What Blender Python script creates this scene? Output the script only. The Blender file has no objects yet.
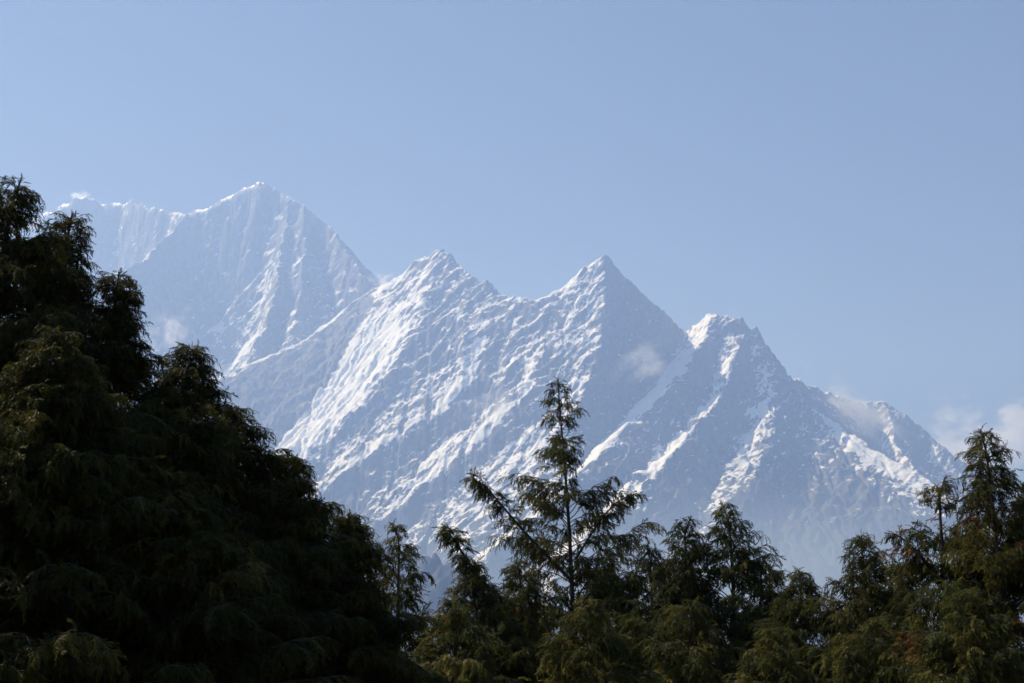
import bpy, math
import numpy as np
from math import radians as R, sin, cos, tan, pi

# ------------------------------------------------------------------ camera
SC = bpy.context.scene
COL = SC.collection
W, H = 1024, 683
LENS, SENSOR = 50.0, 36.0
F = W * LENS / SENSOR
PITCH = R(15.0)
EYE = 1.7
cam = bpy.data.cameras.new('camera')
cam.lens = LENS
cam.sensor_width = SENSOR
cam.clip_start = 0.1
cam.clip_end = 200000
co = bpy.data.objects.new('camera', cam)
COL.objects.link(co)
co.location = (0, 0, EYE)
co.rotation_euler = (R(90) + PITCH, 0, 0)
SC.camera = co

# ------------------------------------------------------------------ sky, sun, exposure
SUN_EL, SUN_AZ = R(49), R(-60)          # azimuth from +Y, negative = to the left
world = bpy.data.worlds.new('World')
SC.world = world
world.use_nodes = True
nt = world.node_tree
nt.nodes.clear()
sky = nt.nodes.new('ShaderNodeTexSky')
sky.sky_type = 'NISHITA'
sky.sun_disc = False
sky.sun_elevation = SUN_EL
sky.sun_rotation = SUN_AZ
sky.altitude = 3400
sky.air_density = 1.0
sky.dust_density = 0.2
sky.ozone_density = 2.5
bg = nt.nodes.new('ShaderNodeBackground')
bg.inputs['Strength'].default_value = 0.036
out = nt.nodes.new('ShaderNodeOutputWorld')
nt.links.new(sky.outputs[0], bg.inputs[0])
nt.links.new(bg.outputs[0], out.inputs[0])

sl = bpy.data.lights.new('sun', 'SUN')
sl.energy = 5.0
sl.angle = R(0.53)
sl.color = (1.0, 0.94, 0.86)
so = bpy.data.objects.new('sun', sl)
COL.objects.link(so)
from mathutils import Vector
SUN_DIR = Vector((sin(SUN_AZ) * cos(SUN_EL), cos(SUN_AZ) * cos(SUN_EL), sin(SUN_EL)))
so.rotation_euler = SUN_DIR.to_track_quat('Z', 'Y').to_euler()
so.location = (0, 0, 60)

SC.view_settings.view_transform = 'Standard'
SC.view_settings.look = 'None'
SC.view_settings.exposure = 0.56
SC.view_settings.gamma = 1.0
SC.view_settings.use_curve_mapping = False
SC.render.engine = 'CYCLES'
SC.cycles.use_denoising = True
SC.cycles.max_bounces = 8
SC.cycles.diffuse_bounces = 2
SC.cycles.transmission_bounces = 3
SC.cycles.transparent_max_bounces = 16
SC.cycles.volume_bounces = 4
SC.cycles.volume_step_rate = 1.0
SC.cycles.volume_max_steps = 256

HAZE_DENSITY = 1.1e-4
HAZE_COLOR = (0.38, 0.565, 1.0)


# ------------------------------------------------------------------ helpers
def at(px, py, Y):
    """world point seen in direction of pixel (px, py), at distance Y along +Y"""
    cx = (px - W / 2) / F
    cy = (H / 2 - py) / F
    dy = cos(PITCH) - cy * sin(PITCH)
    dz = sin(PITCH) + cy * cos(PITCH)
    k = Y / dy
    return (cx * k, Y, EYE + dz * k)


def tag(o, label=None, cat=None, group=None, kind=None):
    if label: o['label'] = label
    if cat: o['category'] = cat
    if group: o['group'] = group
    if kind: o['kind'] = kind
    return o


def mesh_obj(name, co, quads, mat, parent=None, smooth=True, attrs=None, tris=False):
    k = 3 if tris else 4
    me = bpy.data.meshes.new(name)
    co = np.ascontiguousarray(co, dtype=np.float32)
    quads = np.ascontiguousarray(quads, dtype=np.int32)
    me.vertices.add(len(co))
    me.vertices.foreach_set('co', co.ravel())
    me.loops.add(quads.size)
    me.loops.foreach_set('vertex_index', quads.ravel())
    me.polygons.add(len(quads))
    me.polygons.foreach_set('loop_start', np.arange(0, quads.size, k, dtype=np.int32))
    if smooth:
        me.polygons.foreach_set('use_smooth', np.ones(len(quads), dtype=bool))
    if attrs:
        for an, av in attrs.items():
            if av.ndim == 1:
                a = me.attributes.new(an, 'FLOAT', 'POINT')
                a.data.foreach_set('value', av.astype(np.float32))
            else:
                a = me.attributes.new(an, 'FLOAT_COLOR', 'POINT')
                c4 = np.ones((len(av), 4), np.float32)
                c4[:, :3] = av
                a.data.foreach_set('color', c4.ravel())
    me.update(calc_edges=True)
    me.materials.append(mat)
    o = bpy.data.objects.new(name, me)
    COL.objects.link(o)
    if parent: o.parent = parent
    return o


class NT:
    """tiny node-tree builder"""
    def __init__(self, name):
        self.m = bpy.data.materials.new(name)
        self.m.use_nodes = True
        self.t = self.m.node_tree
        self.t.nodes.clear()
        self.out = self.t.nodes.new('ShaderNodeOutputMaterial')

    def n(self, typ, ins=None, **kw):
        nd = self.t.nodes.new(typ)
        for k, v in kw.items(): setattr(nd, k, v)
        for k, v in (ins or {}).items():
            if hasattr(v, 'is_output'): self.t.links.new(v, nd.inputs[k])
            else: nd.inputs[k].default_value = v
        return nd

    def math(self, op, a, b=0.0, c=0.0):
        return self.n('ShaderNodeMath', {0: a, 1: b, 2: c}, operation=op).outputs[0]

    def mix(self, fac, a, b):
        return self.n('ShaderNodeMix', {0: fac, 6: a, 7: b}, data_type='RGBA').outputs[2]

    def ramp(self, v, lo, hi, a=0.0, b=1.0):
        return self.n('ShaderNodeMapRange', {0: v, 1: lo, 2: hi, 3: a, 4: b}, interpolation_type='SMOOTHSTEP').outputs[0]

    def noise(self, vec, scale, detail=4.0, rough=0.55):
        return self.n('ShaderNodeTexNoise', {'Vector': vec, 'Scale': scale, 'Detail': detail, 'Roughness': rough}).outputs[0]


# ------------------------------------------------------------------ numpy noise
def _hash(ix, iy, seed):
    h = (ix.astype(np.int64) * 374761393 + iy.astype(np.int64) * 668265263 + seed * 1442695041) & 0xFFFFFFFF
    h = ((h ^ (h >> 13)) * 1274126177) & 0xFFFFFFFF
    h = h ^ (h >> 16)
    return h


def gnoise(x, y, seed=0):
    ix = np.floor(x); iy = np.floor(y)
    fx = x - ix; fy = y - iy
    ix = ix.astype(np.int64); iy = iy.astype(np.int64)
    u = fx * fx * fx * (fx * (fx * 6 - 15) + 10)
    v = fy * fy * fy * (fy * (fy * 6 - 15) + 10)
    def g(jx, jy, dx, dy):
        a = _hash(jx, jy, seed) * (2 * pi / 4294967296.0)
        return np.cos(a) * dx + np.sin(a) * dy
    n00 = g(ix, iy, fx, fy); n10 = g(ix + 1, iy, fx - 1, fy)
    n01 = g(ix, iy + 1, fx, fy - 1); n11 = g(ix + 1, iy + 1, fx - 1, fy - 1)
    return 1.5 * ((n00 * (1 - u) + n10 * u) * (1 - v) + (n01 * (1 - u) + n11 * u) * v)


def fbm(x, y, octv=4, seed=0, gain=0.5, ridged=False):
    s = np.zeros_like(x); a = 1.0; f = 1.0; tot = 0
    for k in range(octv):
        n = gnoise(x * f + 17.3 * k, y * f - 9.1 * k, seed + k)
        if ridged: n = 1 - 2 * np.abs(n)
        s += a * n; tot += a
        a *= gain; f *= 2.03
    return s / tot


# ------------------------------------------------------------------ terrain of the range
VALLEY = -700.0
# each ridge: (points (px, py, Y), fall of its left-hand side, of its right-hand side), walking along the points
RIDGES = [
    # far left massif
    ([(-140, 290, 11600), (-60, 262, 11600), (0, 236, 11600), (32, 222, 11600), (70, 200, 11550), (85, 194, 11550), (105, 203, 11550), (126, 202, 11500),
      (150, 206, 11250), (187, 214, 10950)], 1.3, 3.6),
    ([(187, 214, 10950), (170, 234, 10800), (152, 252, 10550), (125, 268, 10250), (105, 277, 9950), (60, 305, 9600), (0, 340, 9200)], 2.6, 1.9),
    ([(152, 252, 10600), (140, 290, 10250), (132, 330, 9900), (120, 380, 9400)], 2.0, 1.7),
    # first summit
    ([(187, 214, 10950), (215, 205, 10930), (240, 189, 10900), (254, 183, 10860), (262, 181, 10820), (272, 191, 10750), (288, 199, 10650), (300, 204, 10600),
      (322, 221, 10450), (345, 250, 10200), (366, 282, 9950)], 1.3, 4.2),
    ([(282, 196, 10690), (284, 235, 10450), (276, 275, 10150), (262, 322, 9770), (250, 360, 9450)], 1.5, 3.2),
    ([(302, 205, 10580), (306, 250, 10300), (300, 300, 9950), (288, 340, 9600)], 1.5, 2.0),
    # snow shelf below the first summit
    ([(376, 286, 9700), (350, 310, 9600), (318, 334, 9500), (290, 348, 9400), (255, 362, 9250), (215, 379, 9100), (140, 420, 8700), (60, 470, 8300)], 2.2, 0.75),
    # skyline of the second, third and fourth summits
    ([(376, 286, 9700), (396, 283, 9600), (415, 262, 9520), (428, 251, 9480), (437, 246, 9460), (446, 252, 9410), (457, 263, 9320), (480, 281, 9170), (505, 297, 9030),
      (520, 302, 8970), (545, 299, 8930), (570, 283, 8960)], 1.4, 2.6),
    ([(570, 283, 8960), (590, 267, 9000), (598, 260, 9025), (603, 256, 9035), (612, 267, 9080), (626, 282, 9150), (640, 294, 9220), (665, 314, 9350), (690, 334, 9500), (700, 331, 9400)], 1.4, 2.6),
    ([(700, 331, 9420), (708, 318, 9300), (716, 310, 9230), (726, 319, 9200), (741, 319, 9180), (756, 332, 9180), (770, 354, 9200), (786, 377, 9240)], 1.4, 2.6),
    # snowy shoulder running down from the fourth summit
    ([(786, 377, 9240), (801, 395, 9130), (822, 416, 8960), (850, 435, 8780), (885, 456, 8550), (925, 476, 8330), (970, 510, 7950), (1040, 580, 7500)], 0.9, 2.4),
    # far right ridge
    ([(786, 377, 9240), (800, 385, 9500), (830, 396, 10000), (850, 402, 10300), (868, 402, 10400), (885, 401, 10400), (900, 410, 10400), (920, 426, 10300),
      (936, 441, 10200), (965, 462, 10100), (1010, 482, 10000), (1090, 505, 10000), (1200, 540, 10000)], 1.2, 1.3),
    ([(885, 401, 10400), (895, 440, 9900), (915, 475, 9400), (945, 510, 8900), (990, 560, 8300)], 1.2, 1.1),
    ([(830, 396, 10000), (850, 425, 9700), (880, 455, 9350), (905, 480, 9050), (940, 500, 8800)], 1.2, 1.1),
    # wooded foothill in front
    ([(150, 560, 5600), (300, 545, 5300), (380, 545, 5100), (430, 556, 5000), (462, 570, 4950), (492, 596, 4850), (530, 640, 4700)], 0.9, 0.8),
]


# crests and hollows of the great face, from the skyline down to the valley, in order from one side to the other
LOFT = [
    [(376, 286, 9700), (350, 310, 9600), (318, 334, 9500), (290, 348, 9400), (255, 362, 9250), (215, 379, 9100), (140, 420, 8700)],
    [(376, 287, 9660), (366, 315, 9480), (348, 350, 9300), (322, 395, 9050), (292, 435, 8800), (252, 475, 8450), (195, 530, 7900)],
    [(437, 246, 9454), (432, 285, 9231), (418, 325, 9022), (400, 362, 8839), (374, 400, 8669), (330, 445, 8495), (265, 505, 8278)],
    [(457, 264, 9302), (452, 305, 9087), (440, 345, 8873), (424, 378, 8731), (398, 412, 8604), (350, 454, 8457), (290, 514, 8229)],
    [(490, 289, 9079), (488, 320, 8898), (484, 352, 8715), (474, 385, 8539), (444, 416, 8419), (384, 452, 8335), (315, 505, 8168)],
    [(505, 297, 8998), (504, 334, 8799), (502, 368, 8609), (494, 402, 8453), (468, 434, 8358), (412, 472, 8253), (342, 526, 8073)],
    [(545, 299, 8898), (546, 328, 8722), (543, 362, 8525), (532, 394, 8357), (502, 430, 8207), (448, 474, 8062), (372, 535, 7863)],
    [(560, 290, 8919), (563, 330, 8693), (560, 369, 8475), (550, 406, 8295), (520, 444, 8153), (465, 488, 8020), (392, 550, 7809)],
    [(603, 256, 9029), (606, 292, 8806), (604, 332, 8571), (597, 374, 8334), (574, 416, 8133), (520, 470, 7927), (430, 545, 7675)],
    [(690, 334, 9560), (668, 368, 9000), (656, 386, 8800), (640, 404, 8600), (608, 440, 8200), (560, 490, 7700), (470, 570, 7050)],
    [(716, 310, 9230), (704, 345, 8940), (686, 374, 8680), (660, 403, 8400), (622, 438, 8060), (574, 482, 7640), (490, 560, 7000)],
    [(726, 319, 9200), (714, 380, 8800), (698, 415, 8500), (674, 444, 8200), (638, 478, 7860), (590, 520, 7450), (510, 590, 6950)],
    [(741, 319, 9180), (740, 356, 8900), (730, 388, 8620), (712, 418, 8340), (684, 448, 8040), (645, 490, 7620), (570, 560, 6950)],
    [(746, 323, 9180), (752, 374, 8900), (748, 416, 8620), (736, 450, 8320), (716, 484, 7980), (690, 526, 7500), (640, 592, 6850)],
    [(756, 332, 9180), (770, 372, 8950), (776, 402, 8700), (772, 436, 8380), (758, 474, 8000), (738, 520, 7500), (700, 590, 6850)],
    [(770, 354, 9200), (790, 387, 9050), (806, 418, 8800), (806, 454, 8450), (796, 494, 8050), (780, 537, 7550), (750, 600, 6850)],
    [(786, 377, 9240), (801, 395, 9130), (822, 416, 8960), (850, 435, 8780), (885, 456, 8550), (925, 476, 8330), (970, 510, 7950)],
]


# how readily snow lies on each strip of the face between two of these lines
LIES = [(-1.1, -1.1), (1.25, 0.35), (-0.15, -0.1), (-0.05, 0.95), (-0.2, -0.1), (0.0, 0.65), (-0.15, -0.1), (0.1, 0.35), (0.1, 0.1), (0.6, 0.9),
        (-0.15, -0.15), (0.35, 0.7), (-0.1, -0.1), (0.3, 0.3), (0.1, 0.1), (-0.2, 0.95)]


def loft_field(xs, ys):
    L = []
    for ln in LOFT:
        p = np.array([at(*q) for q in ln])
        e = p[-1] + np.array([(p[-1][0] - p[-2][0]) * 1.2, -1700.0, 0])
        e[2] = VALLEY
        L.append(np.vstack([p, e]))
    dx = xs[1] - xs[0]
    S = np.zeros((len(ys), len(xs))); Nn = np.zeros_like(S); Bs = np.zeros_like(S)
    ns = len(L[0])
    for (a, b), lie in zip(zip(L[:-1], L[1:]), LIES):
        u = np.linspace(0, ns - 1, 700); i = np.minimum(u.astype(int), ns - 2); f = (u - i)[:, None]
        pa = a[i] * (1 - f) + a[i + 1] * f; pb = b[i] * (1 - f) + b[i + 1] * f
        t = np.linspace(0, 1, 260)[None, :, None]
        P = (pa[:, None] * (1 - t) + pb[:, None] * t).reshape(-1, 3)
        ix = np.round((P[:, 0] - xs[0]) / dx).astype(int); iy = np.round((P[:, 1] - ys[0]) / dx).astype(int)
        ok = (ix >= 0) & (ix < len(xs)) & (iy >= 0) & (iy < len(ys))
        k = iy[ok] * len(xs) + ix[ok]
        S += np.bincount(k, P[ok, 2], S.size).reshape(S.shape)
        tt = np.broadcast_to(t[..., 0], (700, 260)).ravel()
        bias = (lie[0] + (lie[1] - lie[0]) * smooth01(tt, 0.55, 0.92)) * smooth01(tt, 0.0, 0.12)
        if max(lie) > 0.5: bias = bias * np.repeat(smooth01(u, 0.8, 2.6), 260)
        Bs += np.bincount(k, bias[ok], S.size).reshape(S.shape)
        Nn += np.bincount(k, None, S.size).reshape(S.shape)
    return np.where(Nn > 0, S / np.maximum(Nn, 1), VALLEY - 300), Bs / np.maximum(Nn, 1)


def ridge_field(X, Y):
    wx = X + 70 * fbm(X / 520, Y / 520, 4, 11) + 14 * fbm(X / 120, Y / 120, 2, 12)
    wy = Y + 70 * fbm(X / 520, Y / 520, 4, 21) + 14 * fbm(X / 120, Y / 120, 2, 22)
    h = np.full(X.shape, VALLEY) + 120 * fbm(X / 1600, Y / 1600, 4, 5)
    kn = 0.14 * fbm(X / 420, Y / 420, 4, 31)
    HC = 6500.0
    crest = np.full(X.shape, 1e9)
    for pts, sl_, sr_ in RIDGES:
        P = np.array([at(*p) for p in pts])
        best = None
        for a, b in zip(P[:-1], P[1:]):
            dx, dy = b[0] - a[0], b[1] - a[1]
            L2 = dx * dx + dy * dy
            t = np.clip(((wx - a[0]) * dx + (wy - a[1]) * dy) / L2, 0, 1)
            ex = wx - (a[0] + t * dx); ey = wy - (a[1] + t * dy)
            d = np.sqrt(ex * ex + ey * ey)
            crest = np.minimum(crest, d)
            side = dx * ey - dy * ex                   # >0 left of the walking direction
            w = side / (d * math.sqrt(L2) + 1e-6)
            s = sr_ + (sl_ - sr_) * (0.5 + 0.5 * np.clip(w * 1.6, -1, 1))
            z = a[2] + t * (b[2] - a[2]) - HC * (1 - np.exp(-s * (1 + kn * np.clip(1.5 / s, 0, 1) ** 2) * d / HC))
            best = z if best is None else np.maximum(best, z)
        h = np.maximum(h, best)
    xs, ys = X[0], Y[:, 0]
    G, bias = loft_field(xs, ys)
    dx = xs[1] - xs[0]
    lx = X + 0.55 * (wx - X); ly = Y + 0.55 * (wy - Y)
    face = linear_sample(G, (lx - xs[0]) / dx, (ly - ys[0]) / dx)
    return np.maximum(h, face), np.where(face > h, linear_sample(bias, (lx - xs[0]) / dx, (ly - ys[0]) / dx), 0), crest


def erode(h, dx, iters, K, m=0.45, talus=2.4):
    ny, nx = h.shape
    n = ny * nx
    idx = np.arange(n).reshape(ny, nx)
    for it in range(iters):
        best = np.zeros_like(h); rec = idx.copy(); dist = np.full(h.shape, dx)
        hp = np.pad(h, 1, mode='edge')
        ip = np.pad(idx, 1, mode='edge')
        for oy in (-1, 0, 1):
            for ox in (-1, 0, 1):
                if ox == 0 and oy == 0: continue
                dd = dx * math.hypot(ox, oy)
                hn = hp[1 + oy:1 + oy + ny, 1 + ox:1 + ox + nx]
                s = (h - hn) / dd
                mk = s > best
                best = np.where(mk, s, best)
                rec = np.where(mk, ip[1 + oy:1 + oy + ny, 1 + ox:1 + ox + nx], rec)
                dist = np.where(mk, dd, dist)
        order = np.argsort(-h, axis=None)
        recl = rec.ravel().tolist()
        acc = [1.0] * n
        ol = order.tolist()
        for i in ol:
            r = recl[i]
            if r != i: acc[r] += acc[i]
        A = np.array(acc) * dx * dx
        Fk = (K * A ** m / dist.ravel())
        fl = Fk.tolist()
        hl = h.ravel().tolist()
        for i in reversed(ol):
            r = recl[i]
            if r != i:
                f = fl[i]
                hl[i] = (hl[i] + f * hl[r]) / (1 + f)
        h = np.array(hl).reshape(ny, nx)
        # talus creep
        for _ in range(2):
            hp = np.pad(h, 1, mode='edge')
            lap = np.zeros_like(h)
            for oy, ox in ((0, 1), (0, -1), (1, 0), (-1, 0)):
                dlt = hp[1 + oy:1 + oy + ny, 1 + ox:1 + ox + nx] - h
                ex = np.abs(dlt) - talus * dx
                lap += np.where(ex > 0, np.sign(dlt) * ex, 0) * 0.12
                lap += dlt * 0.004
            h = h + lap
    return h, A.reshape(ny, nx)


def cubic_sample(G, fx, fy):
    ny, nx = G.shape
    fx = np.clip(fx, 1, nx - 3.001); fy = np.clip(fy, 1, ny - 3.001)
    ix = np.floor(fx).astype(int); iy = np.floor(fy).astype(int)
    tx = fx - ix; ty = fy - iy
    def wts(t):
        return (-0.5 * t + t * t - 0.5 * t ** 3, 1 - 2.5 * t * t + 1.5 * t ** 3, 0.5 * t + 2 * t * t - 1.5 * t ** 3, -0.5 * t * t + 0.5 * t ** 3)
    wx = wts(tx); wy = wts(ty)
    o = np.zeros_like(fx)
    for j in range(4):
        row = np.zeros_like(fx)
        for i in range(4):
            row += wx[i] * G[iy + j - 1, ix + i - 1]
        o += wy[j] * row
    return o


def linear_sample(G, fx, fy):
    ny, nx = G.shape
    fx = np.clip(fx, 0, nx - 1.001); fy = np.clip(fy, 0, ny - 1.001)
    ix = fx.astype(int); iy = fy.astype(int)
    tx = fx - ix; ty = fy - iy
    return (G[iy, ix] * (1 - tx) + G[iy, ix + 1] * tx) * (1 - ty) + (G[iy + 1, ix] * (1 - tx) + G[iy + 1, ix + 1] * tx) * ty


def smooth01(x, a, b):
    t = np.clip((x - a) / (b - a), 0, 1)
    return t * t * (3 - 2 * t)


def build_range():
    DX = 18.0
    xs = np.arange(-7200, 7200, DX); ys = np.arange(4100, 13600, DX)
    X, Y = np.meshgrid(xs, ys)
    h, bias, crest = ridge_field(X, Y)
    h += 12 * fbm(X / 190, Y / 190, 4, 41, 0.62, True) * smooth01(h, -500, 600)
    h += (50 * fbm(X / 640, Y / 640, 5, 43, 0.55, True) + 8 * fbm(X / 240, Y / 240, 3, 44)) * smooth01(h, -600, 200) * smooth01(crest, 20, 420)
    h, A = erode(h, DX, 3, 0.06)
    hs = h.copy()
    for _ in range(14):
        hp = np.pad(hs, 1, mode='edge')
        hs = (hp[:-2, 1:-1] + hp[2:, 1:-1] + hp[1:-1, :-2] + hp[1:-1, 2:] + hs) / 5
    # fan-shaped grid: columns of equal bearing, rows of growing distance
    na, nr = 1250, 800
    av = np.linspace(-0.47, 0.47, na)
    yv = np.concatenate([np.linspace(4200, 6500, 120, endpoint=False), np.linspace(6500, 10700, 580, endpoint=False), np.linspace(10700, 13200, nr - 700)])
    AA, YY = np.meshgrid(av, yv)
    XX = AA * YY
    gx = (XX - xs[0]) / DX; gy = (YY - ys[0]) / DX
    Z = cubic_sample(h, gx, gy)
    LA = cubic_sample(np.log(A), gx, gy)
    up = smooth01(Z, -300, 900)
    # craggy detail
    B = np.stack([XX, YY, cubic_sample(hs, gx, gy)], -1)
    NB = np.cross(np.gradient(B, axis=1), np.gradient(B, axis=0)); NB /= np.linalg.norm(NB, axis=-1, keepdims=True)
    steep = smooth01(np.sqrt(1 - NB[..., 2] ** 2) / np.maximum(NB[..., 2], 0.05), 0.55, 1.3)
    rg = fbm(XX / 150, YY / 150, 4, 71, 0.6, True)
    Z = Z + up * (11 + 22 * steep) * rg
    smoothed = 1 - 0.72 * smooth01(linear_sample(bias, gx, gy), 0.35, 0.85)      # deep snow fills the aprons
    up = up * smoothed
    # tilted rock beds, dipping down to the left: ledges that hold the snow
    q = (-XX * sin(R(42)) + Z * cos(R(42)) - 0.10 * YY) + 120 * fbm(XX / 620, YY / 620, 4, 81) + 30 * fbm(XX / 130, YY / 130, 2, 83)
    def bed(qv, wl, seed):
        n = gnoise(qv / wl, (XX * cos(R(42)) + Z * sin(R(42))) / (wl * 6), seed)
        return np.sign(n) * np.abs(n) ** 0.7
    strat = smooth01(XX, -1400, -500)
    Z = Z + up * (0.75 + 0.25 * strat) * (0.25 + 1.1 * smooth01(fbm(XX / 480, YY / 480, 3, 84), -0.25, 0.3)) * (15 * bed(q, 95, 3) + 16 * bed(q, 44, 4) + 11 * bed(q, 23, 6))
    Z = Z + up * (3 + 7 * steep) * fbm(XX / 55, YY / 55, 3, 91, 0.6, True)
    # normals, snow
    YP = YY + smooth01(Z, -300, 900) * (0.25 * steep + 0.75 * smooth01(np.sqrt(1 - NB[..., 2] ** 2) / np.maximum(NB[..., 2], 0.05), 1.3, 2.4)) * (24 * fbm(XX / 120, Z / 120, 4, 95, 0.6, True) + 7 * fbm((XX * 0.8 + Z * 0.6) / 60, (Z * 0.8 - XX * 0.6) / 18, 3, 96))
    P = np.stack([XX, YP, Z], -1)
    du = np.gradient(P, axis=1); dv = np.gradient(P, axis=0)
    N = np.cross(du, dv); N /= np.linalg.norm(N, axis=-1, keepdims=True)
    # broad normal
    Zb = cubic_sample(h, gx, gy)
    nz = N[..., 2]
    patch = fbm(XX / 260, YY / 260, 4, 51)
    fine = fbm(XX / 60, YY / 60, 3, 52)
    line = 1120 + 350 * fbm(XX / 900, YY / 900, 4, 61) + 450 * smooth01(XX / YY, 0.06, 0.20)
    streak = fbm(q / 30, (XX * cos(R(42)) + Z * sin(R(42))) / 170, 4, 53, 0.6)
    snow = 1.15 * streak + (nz - 0.45) * 2.4 - 0.8 * NB[..., 0] + 0.7 * (NB[..., 1] + 0.35) - 0.60 + 0.45 * patch + 0.30 * fine + linear_sample(bias, gx, gy) + np.clip((Z - line) / 700, -2.0, 0.55)
    snow = snow + 0.05 * (LA - 8.0) - 4 * (1 - smooth01(YY, 5600, 6400))
    ny_, nx_ = Z.shape
    i = np.arange(ny_ * nx_).reshape(ny_, nx_)
    quads = np.stack([i[:-1, :-1], i[:-1, 1:], i[1:, 1:], i[1:, :-1]], -1).reshape(-1, 4)
    # close skirt is not needed: the sheet runs into the valley floor on the near side and falls away behind
    o = mesh_obj('mountain_range', P.reshape(-1, 3), quads, mountain_mat(), attrs={'snow': snow.ravel()})
    tag(o, 'hazy snow covered mountain range with four pointed summits behind the dark trees', 'mountains', kind='structure')
    return o


def mountain_mat():
    t = NT('snowy_rock')
    geo = t.n('ShaderNodeNewGeometry')
    pos = geo.outputs['Position']
    at_ = t.n('ShaderNodeAttribute', attribute_name='snow').outputs['Fac']
    a0 = R(40)
    dot = lambda v: t.n('ShaderNodeVectorMath', {0: pos, 1: v}, operation='DOT_PRODUCT').outputs['Value']
    beds = t.n('ShaderNodeCombineXYZ', {0: dot((0.17 * cos(a0), 0.05, 0.17 * sin(a0))), 1: dot((-sin(a0), -0.1, cos(a0))), 2: dot((0, 0.30, 0))}).outputs[0]
    warp = t.noise(pos, 0.006, 3, 0.6)
    beds = t.n('ShaderNodeVectorMath', {0: beds, 1: t.n('ShaderNodeVectorMath', {0: t.n('ShaderNodeCombineXYZ', {0: warp, 1: warp, 2: warp}).outputs[0], 1: (60.0, 150.0, 0.0)}, operation='MULTIPLY').outputs[0]}, operation='ADD').outputs[0]
    n1 = t.noise(pos, 0.03, 5, 0.62)
    n2 = t.noise(beds, 0.060, 5, 0.66)
    sf = t.math('ADD', at_, t.math('MULTIPLY', t.math('SUBTRACT', n1, 0.5), 0.8))
    n3 = t.noise(pos, 0.012, 4, 0.6)
    sf = t.math('ADD', sf, t.math('MULTIPLY', t.math('SUBTRACT', n2, 0.5), 4.2))
    sf = t.math('ADD', sf, t.math('MULTIPLY', t.math('SUBTRACT', n3, 0.5), 1.2))
    mask = t.ramp(sf, 0.02, 0.26)
    rock = t.mix(t.ramp(n1, 0.35, 0.65), (0.080, 0.079, 0.080, 1), (0.165, 0.160, 0.155, 1))
    z = t.n('ShaderNodeSeparateXYZ', {0: pos}).outputs[2]
    low = t.ramp(t.math('ADD', z, t.math('MULTIPLY', n1, 500.0)), 950, 1900)
    rock = t.mix(low, (0.034, 0.040, 0.034, 1), rock)
    colr = t.mix(mask, rock, (0.86, 0.86, 0.87, 1))
    bump = t.n('ShaderNodeBump', {'Height': n1, 'Strength': 0.5, 'Distance': 12.0})
    p = t.n('ShaderNodeBsdfPrincipled', {'Base Color': colr, 'Roughness': 0.8, 'Specular IOR Level': 0.2, 'Normal': bump.outputs[0]})
    t.t.links.new(p.outputs[0], t.out.inputs[0])
    return t.m


# ------------------------------------------------------------------ near hillside and valley
def ground_z(x, y):
    x = np.asarray(x, float); y = np.asarray(y, float)
    z = -0.03 * np.clip(y - 8, 0, 40)
    z = z - 640 * (1 - np.exp(-np.clip(y - 48, 0, None) / 1300.0))
    z = z + 0.10 * np.clip(-y - 4, 0, 3000)
    far = smooth01(np.hypot(x, y), 60, 900)
    z = z + far * 40 * fbm(x / 700, y / 700, 3, 301) + 0.15 * fbm(x / 4.0, y / 4.0, 3, 302) * (1 - far)
    return np.where(y > 3500, z - 120 * smooth01(y, 3500, 4300), z)


def build_ground():
    t = np.linspace(-1, 1, 181)
    xs = np.sinh(t * 8.6) / np.sinh(8.6) * 15000
    s = np.linspace(-0.86, 1, 220)
    ys = np.sinh(s * 8.6) / np.sinh(8.6) * 16500
    X, Y = np.meshgrid(xs, ys)
    Z = ground_z(X, Y)
    i = np.arange(X.size).reshape(X.shape)
    quads = np.stack([i[:-1, :-1], i[:-1, 1:], i[1:, 1:], i[1:, :-1]], -1).reshape(-1, 4)
    m = NT('hillside_soil')
    pos = m.n('ShaderNodeNewGeometry').outputs['Position']
    c = m.mix(m.ramp(m.noise(pos, 1.3, 6), 0.35, 0.65), (0.030, 0.038, 0.016, 1), (0.085, 0.068, 0.040, 1))
    c = m.mix(m.ramp(m.noise(pos, 9.0, 4), 0.45, 0.7), c, (0.12, 0.10, 0.06, 1))
    p = m.n('ShaderNodeBsdfPrincipled', {'Base Color': c, 'Roughness': 0.95, 'Specular IOR Level': 0.1})
    m.t.links.new(p.outputs[0], m.out.inputs[0])
    o = mesh_obj('ground', np.stack([X, Y, Z], -1).reshape(-1, 3), quads, m.m)
    tag(o, 'dark grassy hillside falling away below the trees to the valley', 'ground', kind='structure')


# ------------------------------------------------------------------ trees
def foliage_mat():
    t = NT('juniper_foliage')
    c = t.n('ShaderNodeAttribute', attribute_name='tint').outputs['Color']
    d = t.n('ShaderNodeBsdfPrincipled', {'Base Color': c, 'Roughness': 0.6, 'Specular IOR Level': 0.10})
    c2 = t.mix(0.35, c, (0.10, 0.085, 0.012, 1))
    tr = t.n('ShaderNodeBsdfTranslucent', {'Color': c2})
    mx = t.n('ShaderNodeMixShader', {0: 0.42, 1: d.outputs[0], 2: tr.outputs[0]})
    t.t.links.new(mx.outputs[0], t.out.inputs[0])
    return t.m


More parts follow.
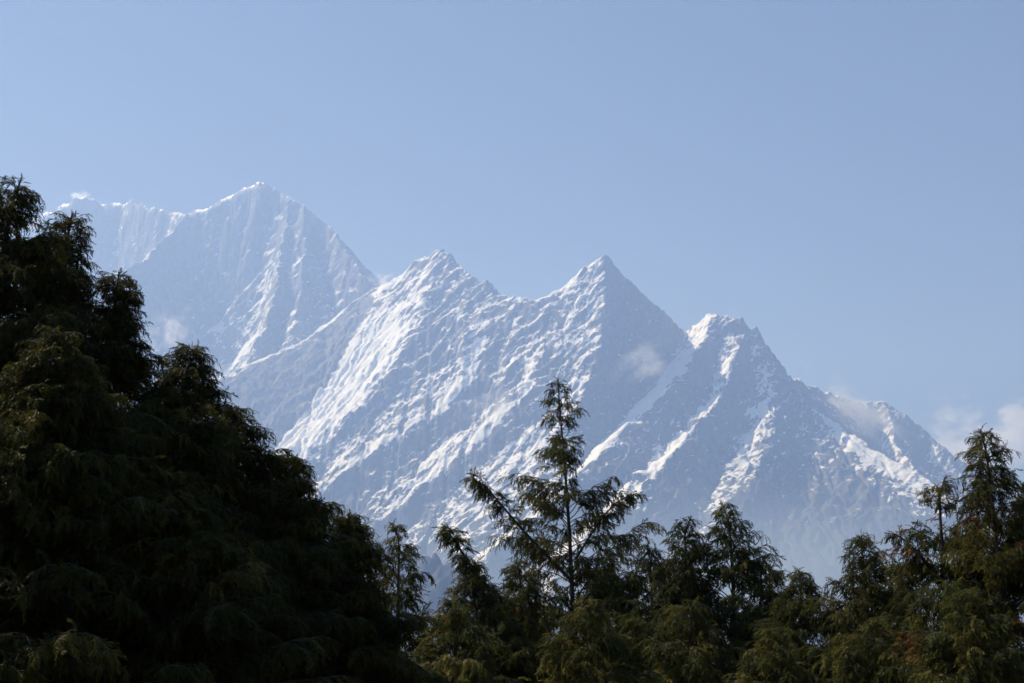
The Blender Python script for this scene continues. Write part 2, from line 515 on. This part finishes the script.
def bark_mat():
    t = NT('juniper_bark')
    tc = t.n('ShaderNodeTexCoord').outputs['Object']
    mp = t.n('ShaderNodeMapping', {'Vector': tc, 'Scale': (1, 1, 0.12)}).outputs[0]
    n = t.noise(mp, 40, 5, 0.6)
    c = t.mix(n, (0.022, 0.017, 0.013, 1), (0.075, 0.058, 0.045, 1))
    b = t.n('ShaderNodeBump', {'Height': n, 'Strength': 0.6, 'Distance': 0.01})
    p = t.n('ShaderNodeBsdfPrincipled', {'Base Color': c, 'Roughness': 0.9, 'Normal': b.outputs[0]})
    t.t.links.new(p.outputs[0], t.out.inputs[0])
    return t.m


FOL = foliage_mat()
BARK = bark_mat()


def spray_templates():
    """feathery drooping sprays of unit length along +X, drooping to -Z; lists of quads"""
    T = []
    rng = np.random.default_rng(7)
    for v in range(5):
        V = []
        n = 15
        droop = 0.30 + 0.12 * v
        def ax(s):
            return np.array([s * (1 - 0.12 * s), 0.05 * sin(3 * s + v), -droop * s * s])
        def leaf(p, d, L, w, nrm):
            d = d / np.linalg.norm(d)
            sd = np.cross(d, nrm); sd /= np.linalg.norm(sd) + 1e-9
            m = p + d * L * 0.45
            sag = np.array([0, 0, -0.12 * L])
            V.extend([p, m + sd * w + sag * 0.3, p + d * L + sag, m - sd * w + sag * 0.3])
        for k in range(2):
            a, b = ax(k / 2), ax((k + 1) / 2)
            leaf(a, b - a, np.linalg.norm(b - a) * 1.1, 0.026, np.array([0, 0.3, 1.0]))
        for k in range(n):
            s = 0.06 + 0.90 * k / (n - 1)
            sd = 1 if k % 2 else -1
            p = ax(s)
            tg = ax(min(1, s + 0.05)) - ax(s - 0.05)
            tg /= np.linalg.norm(tg)
            ang = R(rng.uniform(25, 65)) * (1 - 0.45 * s)
            roll = rng.uniform(-1.2, 1.2)
            side = np.array([0, cos(roll), sin(roll)]) * sd
            d = tg * cos(ang) + side * sin(ang) + np.array([0, 0, -0.22])
            L = (0.34 * (1 - 0.5 * s) + 0.07) * rng.uniform(0.65, 1.25)
            leaf(p, d, L, rng.uniform(0.030, 0.048), np.array([rng.uniform(-.6, .6), rng.uniform(-.6, .6), 1.0]))
            if k % 2:
                dd = d + tg * 0.9 + rng.normal(0, 0.35, 3)
                leaf(p + d / np.linalg.norm(d) * L * 0.4, dd, L * 0.6, 0.026, np.array([rng.uniform(-.6, .6), rng.uniform(-.6, .6), 1.0]))
        T.append(np.array(V))
    return T


TEMPL = spray_templates()
DARK = np.array([0.017, 0.022, 0.007])
MID = np.array([0.036, 0.046, 0.010])
OLIVE = np.array([0.088, 0.082, 0.018])
RUST = np.array([0.13, 0.066, 0.024])


class Wood:
    def __init__(self):
        self.v = []; self.q = []; self.n = 0

    def tube(self, pts, r0, r1, k=5):
        pts = np.asarray(pts, float)
        m = len(pts)
        tg = np.gradient(pts, axis=0)
        tg /= np.linalg.norm(tg, axis=1, keepdims=True) + 1e-9
        ref = np.array([0.31, 0.95, 0.05]) if abs(tg[0][2]) > 0.7 else np.array([0, 0, 1.0])
        a = np.cross(tg, ref); a /= np.linalg.norm(a, axis=1, keepdims=True) + 1e-9
        b = np.cross(tg, a)
        rr = r0 + (r1 - r0) * np.linspace(0, 1, m)
        th = np.arange(k) * 2 * pi / k
        ring = (pts[:, None, :] + rr[:, None, None] * (np.cos(th)[None, :, None] * a[:, None, :] + np.sin(th)[None, :, None] * b[:, None, :]))
        i = self.n + np.arange(m * k).reshape(m, k)
        nx = np.roll(i, -1, axis=1)
        self.q.append(np.stack([i[:-1], nx[:-1], nx[1:], i[1:]], -1).reshape(-1, 4))
        self.v.append(ring.reshape(-1, 3))
        self.n += m * k

    def build(self, name, parent):
        return mesh_obj(name, np.concatenate(self.v), np.concatenate(self.q), BARK, parent)


def grow(name, label, top, Y, *, rad, seed, group='juniper trees along the ridge of the hill', cat='tree', p=0.85, nb=120, sub=7, spray=0.26, lean=(0, 0), dens=1.0,
         low=0.02, up0=25, up1=62, droop=0.5, olive=0.2, rust=0.0, bare=(), limbs=(), inner=0.15, trunk_r=None, jitter=0.35, twig_r=0.006, topcut=0.0, nod=0.12, gap=0.0, tone=1.0):
    """one tree whose tip stands in direction of pixel top at distance Y"""
    rng = np.random.default_rng(seed)
    tx, ty, tz = at(top[0], top[1], Y)
    bx, by = tx - lean[0], ty - lean[1]
    bz = float(ground_z(bx, by)) - 0.05
    Ht = tz - bz
    root = bpy.data.objects.new(name, None)
    COL.objects.link(root)
    root.location = (bx, by, bz)
    root.empty_display_size = 0.3
    tag(root, label, cat, group)
    wood = Wood()
    # trunk path
    ts = np.linspace(0, 1, 22)
    wob = 0.05 * Ht
    ph = rng.uniform(0, 6, 4)
    def trunk(t):
        t = np.asarray(t, float)
        x = lean[0] * t ** 1.3 + wob * 0.3 * np.sin(3.1 * t + ph[0]) * t * (1 - t) * 2 + nod * np.clip((t - 0.93) / 0.07, 0, 1) ** 2 * cos(ph[2])
        y = lean[1] * t ** 1.3 + wob * 0.3 * np.sin(2.7 * t + ph[1]) * t * (1 - t) * 2
        return np.stack([x, y, Ht * t], -1)
    if trunk_r is None: trunk_r = 0.014 * Ht + 0.02
    wood.tube(trunk(ts), trunk_r, 0.008, 8)
    O = []; D = []; S = []; C = []
    lobes = rng.uniform(0, 2 * pi, 3)

    def strew(path, size, col, spread, n, start=0.0, hang=0.6):
        """n sprays along a twig path"""
        m = len(path) - 1
        u = start + (1 - start) * (np.arange(n) + rng.uniform(0, 1, n)) / n
        f = u * m
        i = np.minimum(f.astype(int), m - 1)
        fr = (f - i)[:, None]
        pos = path[i] * (1 - fr) + path[i + 1] * fr
        tg = path[i + 1] - path[i]
        tg = tg / (np.linalg.norm(tg, axis=1, keepdims=True) + 1e-9)
        d = tg + rng.normal(0, spread, (n, 3))
        d[:, 2] -= hang * rng.uniform(0.3, 1.3, n)
        O.append(pos); D.append(d); S.append(size * rng.uniform(0.6, 1.25, n) * (1.05 - 0.35 * u))
        c = col[None, :] * rng.uniform(0.65, 1.35, (n, 1))
        C.append(c)

    def tint():
        r = rng.uniform()
        if r < rust: return RUST * rng.uniform(0.5, 1.0)
        if r < rust + olive: return OLIVE * rng.uniform(0.55, 1.05)
        return DARK + (MID - DARK) * rng.uniform(0, 1)

    def branch(p0, az, el, L, dr, tsub, thick, first=0.18, sz=1.0):
        n = 9
        s = np.linspace(0, 1, n)
        ca, sa = cos(az), sin(az)
        bend = rng.normal(0, 0.18)
        hor = L * (s * cos(el) * (1 + 0.15 * s))
        ver = L * (s * sin(el) - dr * s ** 2.2 + 0.10 * dr * s ** 4)
        lat = L * bend * s * s
        path = p0 + np.stack([hor * ca - lat * sa, hor * sa + lat * ca, ver], -1)
        path[1:] += np.cumsum(rng.normal(0, 0.012 * L, (n - 1, 3)), axis=0)
        wood.tube(path, thick, 0.003, 4)
        col = tint()
        ns = max(2, int(tsub * (0.5 + L / 1.2)))
        for j in range(ns):
            u = first + (1 - first) * (j + rng.uniform(0, 0.9)) / ns
            f = u * (n - 1); i = min(int(f), n - 2)
            q0 = path[i] + (path[i + 1] - path[i]) * (f - i)
            tg = path[i + 1] - path[i]; tg = tg / np.linalg.norm(tg)
            sdir = 1 if j % 2 else -1
            ang = az + sdir * R(rng.uniform(30, 75))
            l2 = (0.16 + 0.34 * L * (1 - 0.65 * u)) * rng.uniform(0.6, 1.2)
            d = np.array([cos(ang), sin(ang), rng.uniform(-0.15, 0.5)]) * 0.75 + tg * 0.5
            d /= np.linalg.norm(d)
            s2 = np.linspace(0, 1, 4)[:, None]
            p2 = q0 + d * l2 * s2 + np.array([0, 0, -0.45 * l2]) * s2 ** 2
            if l2 > 0.15: wood.tube(p2, max(0.003, thick * 0.35), 0.002, 3)
            cc = col * rng.uniform(0.75, 1.25)
            strew(p2, spray * sz, cc, 0.45, max(2, int(dens * (2 + l2 * 11))), 0.1, droop)
        strew(path, spray * sz, col * 1.1, 0.35, max(2, int(dens * (2 + L * 7))), 0.35, droop)
        return path

    for k in range(nb):
        t = low + (0.985 - low) * ((k + rng.uniform(0, 1)) / nb) ** 0.9
        if gap and abs(gnoise(np.array([t * 9.0]), np.array([seed * 1.7]), 5)[0]) < gap * (0.4 + 0.6 * t): continue
        az = k * 2.399963 + rng.normal(0, 0.5)
        lob = 1 + 0.22 * cos(2 * az + lobes[0]) + 0.15 * cos(3 * az + lobes[1] + 4 * t)
        rr = rad * ((1 - t * (1 - topcut)) ** p) * lob * (1 + rng.normal(0, jitter)) + 0.03
        rr = max(0.08, min(rr, rad * (1.4 - 0.55 * t), 1.32 * rad * (1 - t) ** p + 0.08))
        el = R(up0 + (up1 - up0) * t ** 1.3 + rng.normal(0, 10))
        L = rr / max(0.35, cos(el)) * 0.92
        L = min(L, 0.05 + 0.55 * (1 - t) * Ht / max(0.25, sin(el)))
        branch(trunk(t), az, el, L, 0.30 + 0.25 * droop * (1 - t), sub, max(0.005, trunk_r * 0.22 * (1 - t) + 0.004), sz=0.5 + 0.5 * min(1.0, (1 - t) / 0.22))
    # leader
    lead = trunk(np.linspace(0.86, 1.0, 7))
    strew(lead, spray * 0.8, tint(), 0.7, int(26 * dens), 0.0, 0.25)
    strew(trunk(np.linspace(0.965, 1.0, 4)), spray * 0.55, tint(), 0.5, int(10 * dens), 0.0, -0.1)
    # named limbs given as paths in the picture's directions at the tree's own distance
    org = np.array([bx, by, bz])
    for lp in limbs:
        pts = np.array([np.array(at(a, b, Y + dy)) for a, b, dy in lp['pts']]) - org
        # resample
        tt = np.linspace(0, len(pts) - 1, 14)
        ii = np.minimum(tt.astype(int), len(pts) - 2); ff = (tt - ii)[:, None]
        path = pts[ii] * (1 - ff) + pts[ii + 1] * ff
        for _ in range(2): path[1:-1] = 0.25 * path[:-2] + 0.5 * path[1:-1] + 0.25 * path[2:]
        Lr = np.linalg.norm(np.diff(path, axis=0), axis=1).sum()
        wood.tube(path, lp.get('r', 0.03), 0.006, 6)
        if lp.get('bare'):
            continue
        st = lp.get('start', 0.15)
        ns = int(lp.get('n', 14) * Lr)
        for j in range(ns):
            u = st + (1 - st) * (j + rng.uniform(0, 1)) / ns
            f = u * 13; i = min(int(f), 12)
            q0 = path[i] + (path[i + 1] - path[i]) * (f - i)
            tg = path[i + 1] - path[i]; tg /= np.linalg.norm(tg)
            az = rng.uniform(0, 2 * pi)
            ll = lp.get('len', 0.4) * (1.05 - 0.75 * u) * rng.uniform(0.6, 1.2)
            d = np.array([cos(az) * 0.8, sin(az) * 0.8, rng.uniform(-0.3, 0.5)]) + tg * 0.7
            d /= np.linalg.norm(d)
            s2 = np.linspace(0, 1, 4)[:, None]
            p2 = q0 + d * ll * s2 + np.array([0, 0, -0.5 * ll]) * s2 ** 2
            wood.tube(p2, 0.005, 0.002, 3)
            strew(p2, spray, tint(), 0.45, max(3, int(dens * (3 + ll * 12))), 0.05, droop)
        strew(path, spray * 0.8, tint(), 0.4, int(10 * Lr), st, droop * 0.7)
    O = np.concatenate(O); D = np.concatenate(D); S = np.concatenate(S); C = np.concatenate(C)
    # orient the templates
    n = len(O)
    D = D / (np.linalg.norm(D, axis=1, keepdims=True) + 1e-9)
    upv = np.tile(np.array([0, 0, 1.0]), (n, 1)) + rng.normal(0, 0.45, (n, 3))
    Yv = np.cross(upv, D); Yv /= np.linalg.norm(Yv, axis=1, keepdims=True) + 1e-9
    Zv = np.cross(D, Yv)
    which = rng.integers(0, len(TEMPL), n)
    VV = []; CC = []
    for v, T in enumerate(TEMPL):
        mk = which == v
        if not mk.any(): continue
        B = np.stack([D[mk], Yv[mk], Zv[mk]], 1)           # rows: local axes
        P = O[mk][:, None, :] + S[mk][:, None, None] * np.einsum('vj,njk->nvk', T, B)
        VV.append(P.reshape(-1, 3))
        CC.append(np.repeat(C[mk], len(T), axis=0))
    VV = np.concatenate(VV); CC = np.concatenate(CC)
    q = np.arange(len(VV)).reshape(-1, 4)
    wood.build('trunk', root)
    mesh_obj('crown', VV, q, FOL, root, smooth=False, attrs={'tint': np.clip(CC * tone, 0, 1)})
    return root


def build_trees():
    g1 = 'junipers of the tall dark stand'
    g2 = 'junipers in the row below the summits'
    dense = dict(nb=230, sub=9, spray=0.15, dens=1.8, droop=0.42, group=g1, tone=1.2, up0=34, up1=66, jitter=0.38)
    # the dark stand on the left, stepping down to the right
    grow('juniper_tree', 'tallest juniper of the dark stand, its bushy tip above the snowy shoulder', (12, 180), 12.0, rad=1.95, seed=1, p=0.9, lean=(0.1, 0), **dense)
    grow('juniper_tree', 'narrow juniper leader beside the tallest tree, below the cloud puff on the far massif', (70, 214), 12.6, rad=1.05, seed=2, p=1, **dense)
    grow('juniper_tree', 'broad dark juniper with a rounded twin tip below the snowy side ridge', (118, 272), 12.8, rad=1.5, seed=3, p=0.95, **dense)
    grow('juniper_tree', 'pointed juniper standing clear against the shaded face of the first summit', (187, 345), 13.2, rad=1.3, seed=4, p=0.95, **dense)
    grow('juniper_tree', 'full dark juniper below the bright snow apron', (238, 405), 13.8, rad=1.35, seed=5, p=0.85, **dense)
    grow('juniper_tree', 'low juniper with drooping sprays below the foot of the snow apron', (290, 455), 14.2, rad=1.2, seed=6, p=0.85, **dense)
    grow('juniper_tree', 'smallest juniper at the low end of the dark stand', (350, 515), 14.6, rad=1.05, seed=7, p=0.85, olive=0.35, **dense)
    grow('juniper_tree', 'juniper filling the front of the dark stand in deep shade', (60, 330), 10.6, rad=1.4, seed=8, p=0.8, **dense)
    grow('juniper_tree', 'shaded juniper in front of the lower dark stand', (170, 470), 11.0, rad=1.3, seed=9, p=0.65, **dense)
    # the row
    row = dict(nb=140, sub=7, spray=0.18, dens=1.3, droop=0.38, group=g2, up0=34, up1=66, jitter=0.48, tone=1.65)  # higher tone puts the row's sunlit look into the foliage tint
    grow('juniper_tree', 'slender spire shaped juniper standing in the gap beside the dark stand', (400, 523), 19.0, rad=0.85, seed=11, p=1.1, olive=0.35, **{**row, 'nb': 90})
    grow('juniper_tree', 'juniper with a long arched leader nodding away from the tall conifer', (470, 560), 20.0, rad=1.05, seed=12, p=0.75, lean=(-0.5, 0), olive=0.35, nod=-0.2,
         limbs=[dict(pts=[(498, 625, 0), (478, 580, 0), (462, 552, 0), (452, 537, 0), (442, 530, 0)], r=0.03, n=26, len=0.42)], **row)
    grow('conifer_tree', 'tall open conifer with bare dark trunk and layered drooping boughs below the third summit', (557, 379), 24.0, rad=2.3, seed=13, p=1.2, lean=(-0.35, 0), olive=0.25,
         gap=0.09, trunk_r=0.075,
         limbs=[dict(pts=[(575, 585, 0), (548, 556, -.3), (522, 530, -.6), (500, 503, -.8), (486, 486, -.9), (471, 477, -.9)], r=0.028, n=24, len=0.5),
                dict(pts=[(575, 560, 0), (600, 520, -.2), (618, 500, -.3), (637, 493, -.4)], r=0.022, n=20, len=0.4)],
         **{**row, 'nb': 170, 'sub': 7, 'jitter': 0.6, 'up0': 24, 'up1': 58})
    grow('juniper_tree', 'olive tinted juniper bush at the foot of the tall open conifer', (520, 560), 20.5, rad=1.1, seed=14, p=0.6, olive=0.5, rust=0.05, **row)
    grow('juniper_tree', 'dark round topped juniper beside the tall open conifer', (650, 545), 23.0, rad=1.35, seed=15, p=0.55, olive=0.1, **row)
    grow('juniper_tree', 'thinner of the twin dark junipers below the bright diagonal snow ridge', (684, 517), 22.5, rad=0.95, seed=16, p=0.8, olive=0.1, **row)
    grow('juniper_tree', 'taller of the twin dark junipers, a dense dark spire below the fourth summit', (728, 502), 22.5, rad=1.35, seed=17, p=0.85, olive=0.1, **row)
    grow('juniper_tree', 'low feathery juniper with two nodding tips beside the dark spire', (800, 570), 21.0, rad=0.95, seed=18, p=0.7, olive=0.25,
         limbs=[dict(pts=[(812, 590, 0), (825, 600, 0), (845, 604, 0), (868, 605, 0)], r=0.018, bare=True),
                dict(pts=[(815, 618, 0), (835, 624, 0), (860, 626, 0)], r=0.014, bare=True)], **row)
    grow('juniper_tree', 'forked juniper with a bent tip standing beside the bare twigs', (862, 535), 20.0, rad=1, seed=19, p=0.75, olive=0.3, **row)
    grow('juniper_tree', 'juniper with sparse outstretched boughs leaning out from the tall cloudward tree', (938, 478), 18.5, rad=1.05, seed=20, p=0.85, olive=0.3, rust=0.08,
         limbs=[dict(pts=[(945, 590, 0), (925, 560, 0), (905, 540, 0), (893, 533, 0)], r=0.03, n=14, len=0.35)], gap=0.12, **row)
    grow('juniper_tree', 'tallest tree of the row, rust flecked and rising against the low white cloud', (984, 430), 18.0, rad=1.5, seed=21, p=0.85, olive=0.3, rust=0.16, gap=0.1, **row)
    grow('juniper_tree', 'green juniper at the end of the row, partly behind the rust flecked tree', (1030, 480), 18.5, rad=1.3, seed=22, p=0.75, olive=0.3, **row)
    grow('juniper_tree', 'short pointed juniper just right of the tall open conifer', (606, 563), 24.5, rad=1.1, seed=41, p=0.7, olive=0.2, **row)
    grow('juniper_tree', 'small juniper filling the notch between the dark spire and the two tipped juniper', (768, 566), 23.0, rad=0.95, seed=42, p=0.7, olive=0.2, **row)
    grow('juniper_tree', 'thin leaning juniper in the notch left of the sparse outstretched boughs', (896, 563), 21.5, rad=0.85, seed=43, p=0.8, olive=0.3, **row)
    fill = dict(nb=110, sub=6, spray=0.18, dens=1.3, droop=0.5, tone=1.75, up0=32, up1=66, jitter=0.45, group='low junipers in front of the row')  # tone brightens these tints as well, for a sunlit look
    for px, py, Y, sd, lab in [
        (455, 600, 17.5, 31, 'low olive juniper bush in front of the arched leader'),
        (590, 598, 18.0, 32, 'low dark juniper bush in front of the tall open conifer'),
        (690, 600, 18.5, 33, 'low juniper bush in front of the twin dark spires'),
        (770, 630, 17.5, 34, 'lowest juniper bush, in front of the feathery two tipped juniper'),
        (870, 620, 17.0, 35, 'low juniper bush in front of the forked juniper'),
        (965, 590, 16.0, 36, 'low green juniper bush in front of the rust flecked tree'),
        (365, 600, 15.5, 37, 'low juniper bush between the dark stand and the slender spire')]:
        grow('juniper_bush', lab, (px, py), Y, rad=1.15, seed=sd, p=0.45, olive=0.4, cat='bush', **fill)


# ------------------------------------------------------------------ haze, mist, cloud
def puff(name, label, px, py, Y, wpx, hpx, depth, dens, seed, tilt=0.0, thr=0.42, color=(0.97, 0.96, 0.95, 1)):
    """a soft body of cloud or mist: an ellipsoid filled with uneven droplets, thinning out to nothing at its skin"""
    import bmesh
    bm = bmesh.new()
    bmesh.ops.create_icosphere(bm, subdivisions=3, radius=1.0)
    me = bpy.data.meshes.new(name)
    bm.to_mesh(me); bm.free()
    o = bpy.data.objects.new(name, me)
    COL.objects.link(o)
    o.location = at(px, py, Y)
    o.scale = (wpx / F * Y / 2, depth, hpx / F * Y / 2)
    o.rotation_euler = (0, R(-tilt), 0)
    t = NT('mist_droplets')
    co_ = t.n('ShaderNodeTexCoord').outputs['Object']
    r = t.n('ShaderNodeVectorMath', {0: co_}, operation='LENGTH').outputs['Value']
    off = t.n('ShaderNodeMapping', {'Vector': co_, 'Location': (seed * 3.1, seed * 1.7, seed * 0.9), 'Scale': (1.9, 1.2, 1.7)}).outputs[0]
    n = t.noise(off, 1.5, 6, 0.66)
    fall = t.ramp(r, 0.0, 0.98, 1.0, 0.0)
    body = t.ramp(t.math('ADD', n, t.math('MULTIPLY', t.math('SUBTRACT', fall, 1.0), 0.20)), thr, thr + 0.20, 0.0, 1.0)
    d = t.math('MULTIPLY', t.math('MULTIPLY', body, fall), dens)
    v = t.n('ShaderNodeVolumeScatter', {'Color': color, 'Density': d, 'Anisotropy': 0.1})
    t.t.links.new(v.outputs[0], t.out.inputs['Volume'])
    me.materials.append(t.m)
    tag(o, label, 'cloud' if name == 'cloud' else 'mist')  # wisps of cloud inside the haze share the mist category
    return o


def build_mist():
    puff('cloud', 'broad soft low cloud rising behind the far ridge and the rust flecked tree', 1004, 450, 20500, 290, 180, 1400, 0.013, 1)
    puff('cloud_wisp', 'thin wisp of cloud in the shaded hollow between the third and fourth summits', 642, 366, 8350, 180, 90, 220, 0.0065, 2, 25)  # the wisps are small clouds near the peaks, inside the haze box
    puff('cloud_wisp', 'small white puff of cloud on the saddle behind the second summit', 381, 281, 9950, 62, 34, 100, 0.04, 3)
    puff('cloud_wisp', 'faint plume of cloud blowing from the crest of the far left massif', 78, 196, 11600, 56, 24, 100, 0.04, 4)
    puff('cloud_wisp', 'long bank of mist lying along the shoulder right of the fourth summit', 850, 414, 9300, 260, 100, 260, 0.017, 5, -30)
    puff('cloud_wisp', 'bright cloud at the foot of the first summit just above the dark trees', 172, 332, 9100, 100, 95, 160, 0.016, 6)
    puff('cloud_wisp', 'low white wisp of cloud by the end of the snow shelf, beside the pointed juniper', 212, 376, 8800, 80, 54, 120, 0.022, 7)
    puff('cloud_wisp', 'faint veil of cloud over the striped face left of the tall conifer', 495, 405, 7800, 130, 75, 140, 0.010, 8, 35)
    puff('mist_bank', 'broad bluish valley mist veiling the foot of the mountains behind the tree row', 760, 590, 5600, 1150, 260, 700, 0.0011, 9, thr=0.12, color=(0.62, 0.78, 1.0, 1))


def build_haze():
    x0, x1, y0, y1, z0, z1 = -15500, 15500, -9000, 17000, -1100, 4350
    v = np.array([(x, y, z) for z in (z0, z1) for y in (y0, y1) for x in (x0, x1)], float)
    q = np.array([(0, 2, 3, 1), (4, 5, 7, 6), (0, 1, 5, 4), (2, 6, 7, 3), (0, 4, 6, 2), (1, 3, 7, 5)])
    t = NT('haze_air')
    pv = t.n('ShaderNodeVolumePrincipled', {'Color': (*HAZE_COLOR, 1), 'Density': HAZE_DENSITY, 'Anisotropy': 0.25, 'Absorption Color': (0.5, 0.5, 0.5, 1)})
    pv.inputs['Density Attribute'].default_value = ''
    t.t.links.new(pv.outputs[0], t.out.inputs['Volume'])
    o = mesh_obj('haze', v, q, t.m, smooth=False)
    tag(o, 'pale blue haze filling the valley before the mountains', 'haze', kind='stuff')


build_ground()
build_range()
build_trees()
build_mist()
build_haze()
